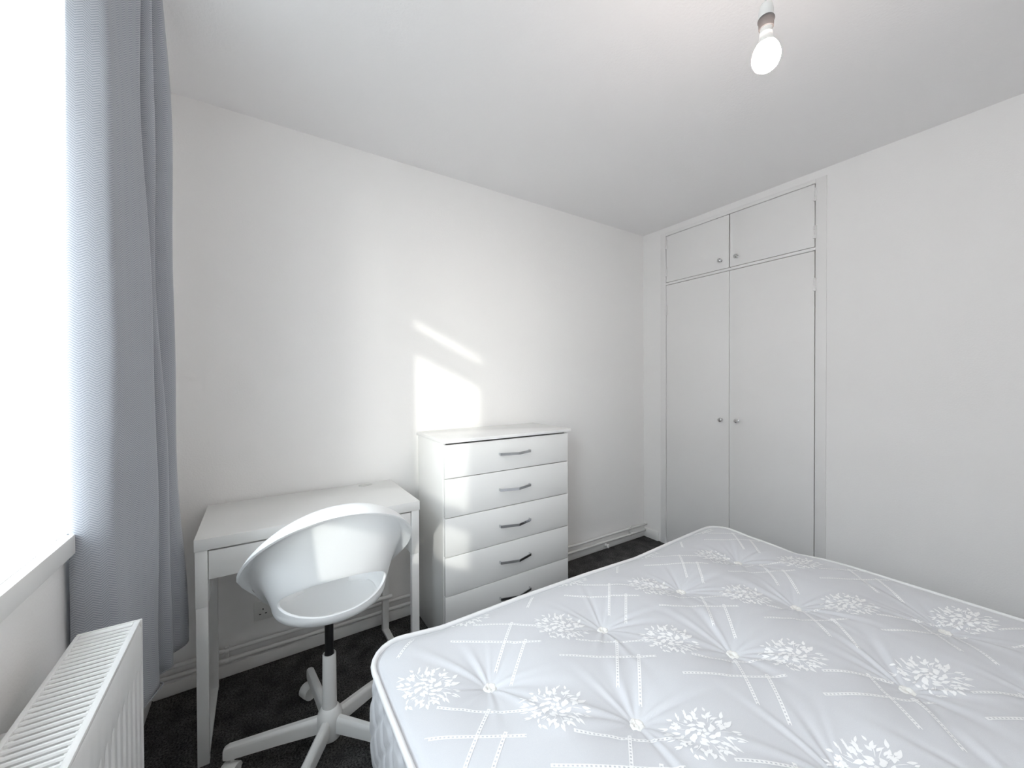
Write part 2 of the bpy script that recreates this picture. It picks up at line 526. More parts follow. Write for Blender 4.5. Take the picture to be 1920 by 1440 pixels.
bed = thing('mattress', 'white buttoned mattress with woven flower sprays lying on low bed base', 'mattress', (bmx, bmy, ZBOT))
def make_top():
    NX, NY = 420, 304
    gx = np.linspace(MX0, MX1, NX); gy = np.linspace(MY0, MY1, NY)
    X, Y = np.meshgrid(gx, gy)
    X2, Y2 = round_map(X, Y)
    Z = top_height(X2, Y2)
    co = np.stack([X2 - bed['_base'][0], Y2 - bed['_base'][1], Z - bed['_base'][2]], -1).reshape(-1, 3)
    i = np.arange(NX * NY).reshape(NY, NX)
    q = np.stack([i[:-1, :-1], i[:-1, 1:], i[1:, 1:], i[1:, :-1]], -1).reshape(-1, 4)
    me = bpy.data.meshes.new('top_panel')
    me.vertices.add(len(co)); me.vertices.foreach_set('co', co.ravel())
    me.loops.add(q.size); me.loops.foreach_set('vertex_index', q.ravel())
    me.polygons.add(len(q)); me.polygons.foreach_set('loop_start', np.arange(0, q.size, 4))
    me.update(calc_edges=True)
    return link('top_panel', me, 'satin', bed, smooth=True)
make_top()

def perimeter(step=0.008, out=0.0):
    """points round the plan outline with outward normals and running length"""
    pts = []
    hx, hy = (MX1 - MX0) / 2 - RC, (MY1 - MY0) / 2 - RC
    segs = [('l', (bmx - hx, MY0), (bmx + hx, MY0), (0, -1)), ('a', (bmx + hx, bmy - hy), -90), ('l', (MX1, bmy - hy), (MX1, bmy + hy), (1, 0)), ('a', (bmx + hx, bmy + hy), 0),
            ('l', (bmx + hx, MY1), (bmx - hx, MY1), (0, 1)), ('a', (bmx - hx, bmy + hy), 90), ('l', (MX0, bmy + hy), (MX0, bmy - hy), (-1, 0)), ('a', (bmx - hx, bmy - hy), 180)]
    for s in segs:
        if s[0] == 'l':
            a, c = Vector(s[1]), Vector(s[2]); n = max(2, int((c - a).length / step))
            for i in range(n):
                p = a.lerp(c, i / n); pts.append((p.x, p.y, *s[3]))
        else:
            n = max(4, int(RC * PI / 2 / step))
            for i in range(n):
                t = math.radians(s[2] + 90 * i / n)
                pts.append((s[1][0] + RC * math.cos(t), s[1][1] + RC * math.sin(t), math.cos(t), math.sin(t)))
    return pts
PER = perimeter()
def make_side():
    b = bmesh.new()
    NV = 44
    rings = []
    run = [0.0]
    for i in range(1, len(PER)):
        run.append(run[-1] + math.hypot(PER[i][0] - PER[i - 1][0], PER[i][1] - PER[i - 1][1]))
    for k in range(NV + 1):
        t = k / NV
        ring = []
        for (x, y, nx, ny), s in zip(PER, run):
            ze = float(edge_z(x, y))
            z = ze + (ZBOT - ze) * t
            v = (ze - z)
            p1 = abs(((s + v * 0.75) / 0.085) % 1 - 0.5) * 2 * 0.085 / 2
            p2 = abs(((s - v * 0.75) / 0.085) % 1 - 0.5) * 2 * 0.085 / 2
            d1 = 0.0425 - p1; d2 = 0.0425 - p2
            q = 0.0065 * (math.exp(-(d1 / 0.009) ** 2) + math.exp(-(d2 / 0.009) ** 2))
            band = 0.005 * math.exp(-((v - 0.035) / 0.004) ** 2)
            o = 0.016 * math.sin(PI * min(1, t * 1.02)) - q * min(1, v / 0.04) * min(1, (1 - t) * 8) - band
            ring.append(b.verts.new((x + nx * o, y + ny * o, z)))
        rings.append(ring)
    ring_faces(b, rings, True)
    return obj('side_border', b, 'satin', bed, smooth=True)
make_side()
def piping(zoff, r, name, bottom=False):
    b = bmesh.new()
    P2 = perimeter(0.02)
    tube(b, [(x + nx * 0.004, y + ny * 0.004, (ZBOT if bottom else float(edge_z(x, y))) + zoff) for (x, y, nx, ny) in P2], r, 8, closed=True)
    return obj(name, b, 'tape', bed, smooth=True)
piping(0.004, 0.0078, 'edge_piping')
piping(0.004, 0.009, 'edge_piping', True)
b = bmesh.new()
hx, hy = (MX1 - MX0) / 2 - 0.004, (MY1 - MY0) / 2 - 0.004
b2 = BX(MX0 + 0.03, MX1 - 0.03, MY0 + 0.03, MY1 - 0.03, ZBOT - 0.005, ZBOT + 0.01)
b.free()
obj('underside', b2, 'divan', bed)

# wool tufts sitting in the dimples
def tuft(x, y, r, seed):
    R = random.Random(seed)
    b = bmesh.new()
    n, m = 28, 10
    z0 = float(top_height(x, y)) + 0.002
    ang = R.uniform(0, PI)
    rings = []
    for j in range(m):
        v = 2 * PI * j / m
        ring = []
        for i in range(n):
            u = 2 * PI * i / n
            lump = 1 + 0.10 * math.sin(5 * u + seed) + 0.07 * math.sin(9 * u + 2.2 * seed)
            rr = r * 0.66 + (r * 0.36 * lump) * math.cos(v)
            ring.append(b.verts.new((x + rr * math.cos(u), y + rr * math.sin(u), z0 + r * 0.42 * lump * math.sin(v) + 0.003)))
        rings.append(ring)
    rings.append(rings[0])
    ring_faces(b, rings, True)
    lathe(b, [(r * 0.5, -0.002), (r * 0.42, 0.004), (r * 0.2, 0.006)], (x + 0.2 * r * math.cos(ang), y + 0.2 * r * math.sin(ang), z0), 10)
    return obj('tuft_button', b, 'tuft', bed, smooth=True)
for i, (x, y) in enumerate(BUT):
    tuft(x, y, 0.0195, i * 1.7)

# woven damask: flower sprays and ladder lines lie on the ticking as thin raised threads
def drape(b, pts2, lift=0.0011):
    xs = np.array([p[0] for p in pts2]); ys_ = np.array([p[1] for p in pts2])
    zs = top_height(xs, ys_) + lift
    return [b.verts.new((x, y, z)) for x, y, z in zip(xs, ys_, zs)]
def inside(x, y, mg=0.035):
    return MX0 + mg < x < MX1 - mg and MY0 + mg < y < MY1 - mg
def near_button(x, y, r=0.028):
    return any((x - bx) ** 2 + (y - by) ** 2 < r * r for bx, by in BUT)
def leaf_shape(cx, cy, a, L, w, curve=0.0):
    out = []
    prof = [(0, 0), (0.18, 0.62), (0.42, 1.0), (0.68, 0.75), (1.0, 0.0), (0.68, -0.75), (0.42, -1.0), (0.18, -0.62)]
    for t, s in prof:
        px, py = t * L, s * w / 2 + curve * t * t * L
        out.append((cx + px * math.cos(a) - py * math.sin(a), cy + px * math.sin(a) + py * math.cos(a)))
    return out
def spray_design():
    R = random.Random(21)
    shapes = []
    for k in range(5):                                             # the rose
        a = 2 * PI * k / 5 + 0.3
        shapes.append(leaf_shape(0.003 * math.cos(a), 0.003 * math.sin(a), a + 0.6, 0.013, 0.0095, 0.25))
    for k in range(6):
        a = 2 * PI * k / 6
        shapes.append(leaf_shape(0.015 * math.cos(a), 0.015 * math.sin(a), a + 0.9, 0.019, 0.012, 0.3))
    for k in range(8):
        a = 2 * PI * k / 8 + 0.2
        shapes.append(leaf_shape(0.0245 * math.cos(a), 0.0245 * math.sin(a), a + 1.0, 0.021, 0.012, 0.3))
    def blob(px, py, n, r, L):                                     # small side blossoms
        for k in range(n):
            a = 2 * PI * k / n + R.uniform(0, 0.5)
            shapes.append(leaf_shape(px + r * math.cos(a), py + r * math.sin(a), a + 0.5, L * R.uniform(0.8, 1.2), L * 0.7, 0.2))
    for ang, rr in ((0.4, 0.055), (1.7, 0.05), (2.6, 0.058), (3.7, 0.052), (5.2, 0.056)):
        blob(rr * math.cos(ang), rr * math.sin(ang), 5, 0.003, 0.0115)
    for k in range(26):                                            # first wreath of leaves
        a = 2 * PI * k / 26 + R.uniform(-0.15, 0.15)
        r0 = R.uniform(0.036, 0.050)
        shapes.append(leaf_shape(r0 * math.cos(a), r0 * math.sin(a), a + R.uniform(-1.0, 1.0), R.uniform(0.013, 0.024), R.uniform(0.006, 0.0100), R.uniform(-0.45, 0.45)))
    for k in range(40):                                            # outer sprigs
        a = 2 * PI * k / 40 + R.uniform(-0.12, 0.12)
        r0 = R.uniform(0.052, 0.072)
        shapes.append(leaf_shape(r0 * math.cos(a), r0 * math.sin(a), a + R.uniform(-0.75, 0.75), R.uniform(0.012, 0.024), R.uniform(0.0045, 0.0090), R.uniform(-0.45, 0.45)))
    for k in range(18):                                            # thin stems
        a = 2 * PI * k / 18 + R.uniform(-0.15, 0.15)
        shapes.append(leaf_shape(0.034 * math.cos(a), 0.034 * math.sin(a), a, R.uniform(0.022, 0.034), 0.0018, R.uniform(-0.35, 0.35)))
    return shapes
SPRAY = spray_design()
LA, LB = (0.452, 0.0), (0.232, -0.2345)
def spray(cx, cy):
    b = bmesh.new()
    for sh in SPRAY:
        pts = []
        for (x, y) in sh:
            x *= 1.06; y *= 0.86
            ca, sa = math.cos(-0.6), math.sin(-0.6)
            pts.append((cx + x * ca - y * sa, cy + x * sa + y * ca))
        if all(inside(*p, 0.02) for p in pts) and not any(near_button(*p) for p in pts):
            v = drape(b, pts)
            # split along the spine so that it follows the cloth
            b.faces.new((v[0], v[1], v[7])); b.faces.new((v[1], v[2], v[6], v[7])); b.faces.new((v[2], v[3], v[5], v[6])); b.faces.new((v[3], v[4], v[5]))
    if len(b.faces) < 12:
        b.free(); return
    obj('woven_flower', b, 'damask_white', bed, smooth=True)
def ladder(p, q):
    p, q = Vector(p), Vector(q)
    L = (q - p).length
    t = (q - p) / L
    s = Vector((-t.y, t.x))
    b = bmesh.new()
    n = int(L / 0.0095)
    def quad(a0, a1, w0, w1):
        pts = [p + t * a0 + s * w0, p + t * a1 + s * w0, p + t * a1 + s * w1, p + t * a0 + s * w1]
        if all(inside(*v) and not near_button(*v, 0.024) for v in pts):
            b.faces.new(drape(b, pts))
    for i in range(n):
        a = i * 0.0095
        quad(a, a + 0.0095, -0.0042, -0.0020)
        quad(a, a + 0.0095, 0.0020, 0.0042)
        quad(a, a + 0.0050, -0.0020, 0.0020)
    if len(b.faces) < 15:
        b.free(); return
    obj('woven_ladder_line', b, 'damask_white', bed, smooth=True)
F0, P0 = (1.048, 0.727), (1.152, 0.590)
RELS = [((0, 0), (-0.14, -0.129)), ((-0.007, -0.088), (-0.137, -0.199)), ((-0.11, 0.064), (0.07, -0.064)), ((-0.204, 0.03), (0.031, -0.128))]
for i in range(-5, 6):
    for j in range(-3, 5):
        fx, fy = F0[0] + i * LA[0] + j * LB[0], F0[1] + i * LA[1] + j * LB[1]
        if MX0 - 0.03 < fx < MX1 + 0.03 and MY0 - 0.03 < fy < MY1 + 0.03:
            spray(fx, fy)
        px, py = P0[0] + i * LA[0] + j * LB[0], P0[1] + i * LA[1] + j * LB[1]
        if MX0 - 0.25 < px < MX1 + 0.25 and MY0 - 0.3 < py < MY1 + 0.3:
            for (a, c) in RELS:
                ladder((px + a[0], py + a[1]), (px + c[0], py + c[1]))

base = thing('bed_base', 'low grey fabric bed base underneath the white mattress', 'bed', (bmx, bmy, 0))
obj('base_box', BX(MX0 + 0.05, MX1 - 0.05, MY0 + 0.05, MY1 - 0.05, 0.02, ZBOT - 0.007, bev=0.008), 'divan', base, auto=40)
for sx in (MX0 + 0.12, MX1 - 0.12):
    for sy in (MY0 + 0.12, MY1 - 0.12):
        obj('leg', lathe(bmesh.new(), [(0.018, 0.0), (0.02, 0.021)], (sx, sy, 0), 12), 'black', base)

# ------------------------------------------------------------------ chest of drawers
CX0, CX1, CYF, CZ = 0.720, 1.478, 1.680, 0.990
chest = thing('chest_of_drawers', 'white chest of five drawers with chrome bow handles beside desk', 'chest of drawers', ((CX0 + CX1) / 2, 1.87, 0))
b = bmesh.new()
CYB = 2.03
yc = CYF + 0.019
box(b, CX0, CX0 + 0.016, yc, CYB, 0.0, CZ - 0.018, bev=0.001)
box(b, CX1 - 0.016, CX1, yc, CYB, 0.0, CZ - 0.018, bev=0.001)
box(b, CX0 + 0.016, CX1 - 0.016, CYB - 0.006, CYB, 0.05, CZ - 0.018)
box(b, CX0 + 0.016, CX1 - 0.016, yc + 0.01, CYB - 0.006, 0.05, 0.066)
box(b, CX0 + 0.016, CX1 - 0.016, yc + 0.02, yc + 0.035, 0.0, 0.05)
obj('carcass', b, 'chest_white', chest, auto=40)
obj('top_board', BX(CX0 - 0.008, CX1 + 0.010, CYF - 0.014, CYB + 0.004, CZ - 0.0165, CZ + 0.001, bev=0.003), 'chest_white', chest, auto=40)
zs = [0.985, 0.806, 0.622, 0.438, 0.2545, 0.072]
zs[0] = 0.9665
def bow_handle(dr, xc, zc):
    h = bmesh.new()
    w = 0.094
    # flat strip bent outward to a blunt point in the middle, feet back to the drawer front
    prof = [(-w, 0.0), (-w, 0.016), (-w * 0.93, 0.0195), (0.0, 0.045), (w * 0.93, 0.0195), (w, 0.016), (w, 0.0)]
    inn = [(-w + 0.005, 0.0), (-w + 0.005, 0.0125), (-w * 0.9, 0.0155), (0.0, 0.0405), (w * 0.9, 0.0155), (w - 0.005, 0.0125), (w - 0.005, 0.0)]
    hh = 0.0062
    def vv(p, z): return h.verts.new((xc + p[0], CYF - p[1], zc + z))
    A = [vv(p, hh) for p in prof]; B = [vv(p, -hh) for p in prof]
    C = [vv(p, hh) for p in inn]; D = [vv(p, -hh) for p in inn]
    for i in range(len(prof) - 1):
        h.faces.new((A[i], A[i + 1], B[i + 1], B[i])); h.faces.new((C[i + 1], C[i], D[i], D[i + 1]))
        h.faces.new((A[i + 1], A[i], C[i], C[i + 1])); h.faces.new((B[i], B[i + 1], D[i + 1], D[i]))
    for k in (0, -1):
        h.faces.new((A[k], B[k], D[k], C[k]))
    obj('handle', h, 'chrome', dr, auto=25)
for k in range(5):
    z1, z0 = zs[k], zs[k + 1]
    d = BX(CX0 + 0.004, CX1 - 0.004, CYF, CYF + 0.017, z0 + 0.002, z1 - 0.002, bev=0.0012)
    box(d, CX0 + 0.03, CX1 - 0.03, CYF + 0.017, CYB - 0.03, z0 + 0.02, z1 - 0.04)
    dr = obj('drawer', d, 'chest_white', chest, auto=40)
    bow_handle(dr, 1.110, (zs[k] + zs[k + 1]) / 2 + (0.0 if k else 0.008))

# ------------------------------------------------------------------ desk
DX0, DX1, DY0, DY1 = -0.176, 0.577, 1.615, 2.046
desk = thing('desk', 'small white desk with one drawer standing against back wall behind chair', 'desk', (0.2, 1.83, 0))
obj('desk_top', BX(DX0 - 0.002, DX1 + 0.002, DY0, DY1 + 0.003, 0.711, 0.750, bev=0.0015), 'white_laminate', desk, auto=40)
for x0 in (DX0, DX1 - 0.033):
    obj('side_panel', BX(x0, x0 + 0.033, DY0 + 0.004, DY1, 0.524, 0.711, bev=0.0012), 'white_laminate', desk, auto=40)
for i, x0 in enumerate((DX0 + 0.001, DX1 - 0.032)):
    obj('leg', BX(x0, x0 + 0.032, DY0 + 0.006, DY0 + 0.030, 0.0, 0.524, bev=0.0015), 'desk_metal', desk, auto=40)
    xr = x0 - 0.028 * i
    obj('leg', BX(xr, xr + 0.031, DY1 - 0.058, DY1 - 0.034, 0.0, 0.60, bev=0.0015), 'desk_metal', desk, auto=40)
    obj('floor_runner', BX(xr + 0.001, xr + 0.030, DY0 + 0.030, DY1 - 0.058, 0.0, 0.014, bev=0.001), 'desk_metal', desk, auto=40)
b = bmesh.new()
tube(b, [(0.44, 1.978, 0.178), (0.556, 1.978, 0.178), (0.560, 1.978, 0.178)], 0.0095, 10)
obj('cross_bar', b, 'desk_metal', desk, auto=50)
obj('back_panel', BX(DX0 + 0.033, DX1 - 0.033, DY1 - 0.10, DY1 - 0.088, 0.560, 0.711), 'white_laminate', desk)
d = BX(DX0 + 0.0355, DX1 - 0.0355, DY0 + 0.006, DY0 + 0.022, 0.611, 0.7045, bev=0.001)
box(d, DX0 + 0.06, DX1 - 0.06, DY0 + 0.022, DY1 - 0.12, 0.625, 0.69)
obj('drawer', d, 'white_laminate', desk, auto=40)
b = bmesh.new()
ring = lambda sx, sy, z: [b.verts.new((0.443 + sx * math.cos(2 * PI * i / 28), 2.008 + sy * math.sin(2 * PI * i / 28), z)) for i in range(28)]
ring_faces(b, [ring(0.033, 0.020, 0.7502), ring(0.032, 0.019, 0.7516), ring(0.028, 0.0155, 0.7518), ring(0.027, 0.0145, 0.7508)], True, False, True)
obj('cable_grommet', b, 'grey_plastic', desk, auto=40)

# ------------------------------------------------------------------ swivel chair
HX, HY = 0.199, 1.462
chair = thing('swivel_chair', 'white swivel chair with oval hole in its plastic shell, at desk', 'chair', (HX, HY, 0))
def smoothstep(a, c, x):
    t = min(1, max(0, (x - a) / (c - a)))
    return t * t * (3 - 2 * t)
TH = math.radians(150)
def shell_pt(u, v):
    """u -1..1 round the back from left front to right front, v 0 (outer rim) .. 1 (under the seat)"""
    th = u * TH
    s, c = math.sin(th), math.cos(th)
    back = 0.5 + 0.5 * math.cos(min(abs(th) * 1.30, PI))      # 1 at the back, 0 towards the arm tips
    zr = 0.555 + 0.345 * back ** 0.80                          # rim height
    zr -= 0.075 * smoothstep(1.45, 2.5, abs(th))
    fl = 1 - smoothstep(1.50, 2.10, abs(th))                   # the turned-out rim fades away along the arms
    # plan outlines: rim, top of the wall, bottom of the wall
    rim = ((0.226 + 0.036 * fl) * s, -(0.205 + 0.040 * fl) * c - 0.01 * back)
    wall = (0.226 * s, -0.205 * c)
    bot = (0.172 * s, -0.152 * c + 0.012)
    zb = 0.515
    zw = zr - 0.014
    if v < 0.12:
        t = v / 0.12
        x = rim[0] + (wall[0] - rim[0]) * t
        y = rim[1] + (wall[1] - rim[1]) * t
        z = zr - 0.018 * fl * (1 - t) ** 2 + 0.004 * math.sin(PI * t)
    elif v < 0.8:
        t = (v - 0.12) / 0.68
        z = zr + (zb + 0.035 - zr) * t
        k = t ** 0.85
        x = wall[0] + (bot[0] - wall[0]) * k
        y = wall[1] + (bot[1] - wall[1]) * k
        if t < 0.12:
            z -= 0.0
    else:
        t = (v - 0.8) / 0.2
        a = t * PI / 2
        sc = 1 - 0.17 * (1 - math.cos(a))
        x = bot[0] * sc
        y = (bot[1] - 0.012) * sc + 0.012
        z = zb + 0.035 - 0.035 * math.sin(a)
    return Vector((HX + 0.006 + x, HY - 0.028 + y, z))

def make_shell():
    b = bmesh.new()
    # hole: superellipse in (u, v); concentric rings from its rim out to the border of the sheet
    uc, vc, hu, hv = 0.0, 0.688, 0.41, 0.114
    NA, NR = 176, 26
    rings = []
    for k in range(NR + 1):
        t = k / NR
        ringv = []
        for i in range(NA):
            a = 2 * PI * i / NA
            ca, sa = math.cos(a), math.sin(a)
            e = 2.0 / 2.25
            hx_ = hu * math.copysign(abs(ca) ** e, ca); hy_ = hv * math.copysign(abs(sa) ** e, sa)
            # border point along the same angle (square map)
            m = max(abs(ca), abs(sa))
            bx_, by_ = ca / m, sa / m
            U = bx_ if True else 0
            V = vc + by_ * ((1.0 - vc) if by_ > 0 else vc)
            uu = (uc + hx_) * (1 - t) + U * t
            vv = (vc + hy_) * (1 - t) + V * t
            ringv.append(b.verts.new(shell_pt(uu, vv)))
        rings.append(ringv)
    ring_faces(b, rings, True)
    bmesh.ops.remove_doubles(b, verts=b.verts, dist=0.0004)
    o = obj('shell', b, 'chair_plastic', chair, smooth=True)
    sol = o.modifiers.new('thickness', 'SOLIDIFY'); sol.thickness = 0.0075; sol.offset = 0
    sol.use_rim = True
    bv = o.modifiers.new('round', 'BEVEL'); bv.width = 0.0025; bv.segments = 2; bv.limit_method = 'ANGLE'; bv.angle_limit = math.radians(55)
    return o
make_shell()
def make_seat():
    b = bmesh.new()
    n = 64
    prof = [(1.0, 0.515, 0), (0.995, 0.5215, 0), (0.97, 0.5235, 0), (0.93, 0.5205, 0), (0.80, 0.5165, 0), (0.5, 0.512, 0), (0.2, 0.511, 0)]
    low = [(0.96, 0.508, 0), (0.6, 0.500, 0), (0.3, 0.498, 0)]
    def ring(sc, z):
        vs = []
        for i in range(n):
            a = 2 * PI * i / n
            s, c = math.sin(a), math.cos(a)
            ext = 0.05 * max(0, -c) ** 1.5                     # front of the seat reaches forward
            x = 0.172 * s * 0.86 * sc * (1 + 0.12 * max(0, -c))
            y = (-0.152 * c * 0.84 + ext) * sc + 0.012
            vs.append(b.verts.new((HX + 0.006 + x, HY - 0.028 + y, z)))
        return vs
    rings = [ring(s, z) for s, z, _ in reversed(low)] + [ring(s, z) for s, z, _ in prof]
    ring_faces(b, rings, True, True, True)
    obj('seat', b, 'chair_plastic', chair, smooth=True)
make_seat()
b = BX(HX - 0.07, HX + 0.07, HY - 0.075, HY + 0.075, 0.484, 0.499, bev=0.004)
obj('seat_plate', b, 'black', chair, auto=40)
obj('gas_lift', lathe(bmesh.new(), [(0.014, 0.30), (0.014, 0.486)], (HX, HY, 0), 20), 'black', chair, auto=40)
obj('column', lathe(bmesh.new(), [(0.0235, 0.135), (0.0225, 0.20), (0.0215, 0.326), (0.0205, 0.329), (0.0165, 0.329), (0.0165, 0.30)], (HX, HY, 0), 32, cap=False), 'chair_metal', chair, auto=40)
obj('hub', lathe(bmesh.new(), [(0.030, 0.045), (0.036, 0.046), (0.0375, 0.052), (0.040, 0.095), (0.0405, 0.115), (0.037, 0.130), (0.030, 0.141), (0.0255, 0.1475), (0.023, 0.148)], (HX, HY, 0), 40), 'chair_metal', chair, auto=50)
for k in range(5):
    a = math.radians(168 - 72 * k)
    ca, sa = math.cos(a), math.sin(a)
    P = lambda r, z: (HX + r * ca, HY + r * sa, z)
    arm = bmesh.new()
    # hollow channel arm: rounded top, flat flanks, tapering slightly to the tip
    n_r = []
    for (r, ztop, hgt, w) in ((0.030, 0.122, 0.052, 0.029), (0.15, 0.118, 0.046, 0.028), (0.290, 0.111, 0.040, 0.027), (0.302, 0.106, 0.034, 0.024), (0.306, 0.100, 0.026, 0.018)):
        sec = []
        for (s, zz) in ((-0.5, -1), (-0.5, -0.28), (-0.42, -0.1), (-0.22, 0.0), (0.22, 0.0), (0.42, -0.1), (0.5, -0.28), (0.5, -1)):
            z = ztop + zz * hgt
            sec.append(arm.verts.new((HX + r * ca - s * w * sa, HY + r * sa + s * w * ca, z)))
        n_r.append(sec)
    ring_faces(arm, n_r, True, True, True)
    ao = obj('arm', arm, 'chair_metal', chair, auto=35)
    cs = bmesh.new()
    lathe(cs, [(0.006, 0.05), (0.006, 0.080)], P(0.283, 0.0), 10)
    hood = bmesh.new()
    ta = a + 1.2 + 0.7 * k
    wx, wy = math.cos(ta), math.sin(ta)
    cxp, cyp = P(0.283, 0)[0] + 0.010 * wx, P(0.283, 0)[1] + 0.010 * wy
    # twin wheels and a curved hood over them
    for sgn in (-1, 1):
        off = Vector((-wy, wx, 0)) * (0.0125 * sgn)
        c = Vector((cxp, cyp, 0.026)) + off
        rr = []
        for dxx in (-0.0065, 0.0065):
            ringv = []
            for i in range(18):
                t = 2 * PI * i / 18
                ringv.append(cs.verts.new(c + Vector((-wy, wx, 0)) * dxx + Vector((wx, wy, 0)) * (0.025 * math.cos(t)) + Vector((0, 0, 0.025 * math.sin(t)))))
            rr.append(ringv)
        ring_faces(cs, rr, True, True, True)
    rr = []
    for dxx in (-0.022, -0.019, 0.019, 0.022):
        ringv = []
        kk = 0.027 if abs(dxx) > 0.02 else 0.029
        for i in range(13):
            t = PI * (-0.08 + 1.02 * i / 12)
            ringv.append(cs.verts.new(Vector((cxp, cyp, 0.028)) + Vector((-wy, wx, 0)) * dxx + Vector((wx, wy, 0)) * (kk * math.cos(t)) + Vector((0, 0, kk * math.sin(t)))))
        rr.append(ringv)
    ring_faces(cs, rr, True, True, True)
    hood.free()
    obj('castor', cs, 'plastic', ao, auto=40)

# ------------------------------------------------------------------ radiator under the window
RX0, RX1, RY0, RY1, RZ0, RZ1 = -0.317, -0.216, 0.16, 1.158, 0.15, 0.746
rad = thing('radiator', 'white panel radiator with slotted top grille under the window sill', 'radiator', ((RX0 + RX1) / 2, (RY0 + RY1) / 2, RZ0))
def fluted(xf_, sgn):
    b = bmesh.new()
    prof = []
    y = RY0 + 0.006
    pitch = 0.0333
    n = int((RY1 - RY0 - 0.012) / pitch)
    pitch = (RY1 - RY0 - 0.012) / n
    ycur = RY0 + 0.006
    for i in range(n):
        for (t, d) in ((0.0, 0.006), (0.15, 0.006), (0.27, 0.0), (0.73, 0.0), (0.85, 0.006)):
            prof.append((ycur + (i + t) * pitch, d))
    prof.append((RY1 - 0.006, 0.006))
    rows = [(RZ0, 0.0), (RZ0 + 0.06, 0.0), (RZ0 + 0.085, 1.0), (RZ1 - 0.115, 1.0), (RZ1 - 0.09, 0.0), (RZ1 - 0.018, 0.0), (RZ1 - 0.006, 0.0)]
    rings = []
    for z, k in rows:
        base_d = 0.0 if z < RZ1 - 0.01 else 0.005
        rings.append([b.verts.new((xf_ - sgn * (d * k + base_d), yy, z)) for yy, d in prof])
    rings.append([b.verts.new((xf_ - sgn * 0.016, yy, RZ1 - 0.006)) for yy, d in prof])
    ring_faces(b, rings, False)
    return b
obj('front_panel', fluted(RX1 - 0.001, 1), 'radiator', rad, auto=30)
b = BX(RX0 + 0.002, RX0 + 0.014, RY0 + 0.006, RY1 - 0.006, RZ0, RZ1 - 0.006, bev=0.003)
obj('rear_panel', b, 'radiator', rad, auto=40)
b = bmesh.new()
for i in range(90):
    y = RY0 + 0.03 + i * (RY1 - RY0 - 0.06) / 89
    box(b, RX0 + 0.02, RX1 - 0.02, y - 0.0015, y + 0.0015, RZ0 + 0.03, RZ1 - 0.03)
obj('convector_fins', b, 'fins', rad, kind='stuff')
for y0, y1 in ((RY0, RY0 + 0.004), (RY1 - 0.004, RY1)):
    obj('end_cap', BX(RX0 + 0.001, RX1, y0, y1, RZ0 + 0.005, RZ1, bev=0.0015), 'radiator', rad, auto=40)
gr = bmesh.new()
gz0, gz1 = RZ1 - 0.010, RZ1 - 0.001
box(gr, RX0, RX0 + 0.008, RY0 + 0.004, RY1 - 0.004, gz0, gz1, bev=0.002)
box(gr, RX1 - 0.013, RX1 - 0.002, RY0 + 0.004, RY1 - 0.004, gz0, gz1 + 0.001, bev=0.003)
box(gr, RX0 + 0.008, RX1 - 0.013, RY1 - 0.018, RY1 - 0.004, gz0, gz1, bev=0.002)
box(gr, RX0 + 0.008, RX1 - 0.013, RY0 + 0.004, RY0 + 0.018, gz0, gz1, bev=0.002)
grille = obj('top_grille', gr, 'radiator', rad, auto=40)
nsl = 68
sl_me = None
for i in range(nsl):
    y = RY0 + 0.025 + i * (RY1 - RY0 - 0.05) / (nsl - 1)
    if sl_me is None:
        s = bmesh.new()
        pf = [(-0.0034, -0.006), (-0.0034, 0.002), (-0.0018, 0.0045), (0.0018, 0.0045), (0.0034, 0.002), (0.0034, -0.006)]
        rings = [[s.verts.new((x, p[0], p[1])) for p in pf] for x in (RX0 + 0.007 - rad['_base'][0], RX1 - 0.012 - rad['_base'][0])]
        ring_faces(s, rings, True, True, True)
        bmesh.ops.recalc_face_normals(s, faces=s.faces)
        sl_me = bpy.data.meshes.new('slat'); s.to_mesh(sl_me); s.free()
        sl_me.materials.append(M['radiator'])
    o = bpy.data.objects.new('slat', sl_me)
    COL.objects.link(o)
    o.parent = grille
    o.location = (0, y - rad['_base'][1], RZ1 - 0.0065 - rad['_base'][2])
b = bmesh.new()
for y in (RY0 + 0.15, RY1 - 0.15):
    box(b, XW + 0.0005, RX0 + 0.003, y - 0.02, y + 0.02, RZ0 + 0.06, RZ1 - 0.08)
obj('wall_bracket', b, 'radiator', rad)
b = bmesh.new()
tube(b, [(-0.27, RY1 - 0.02, RZ0 + 0.03), (-0.27, RY1 + 0.03, RZ0 + 0.03), (-0.27, RY1 + 0.035, RZ0 + 0.02), (-0.27, RY1 + 0.035, 0.0)], 0.0075, 10)
obj('feed_pipe', b, 'pipe', rad, auto=50)

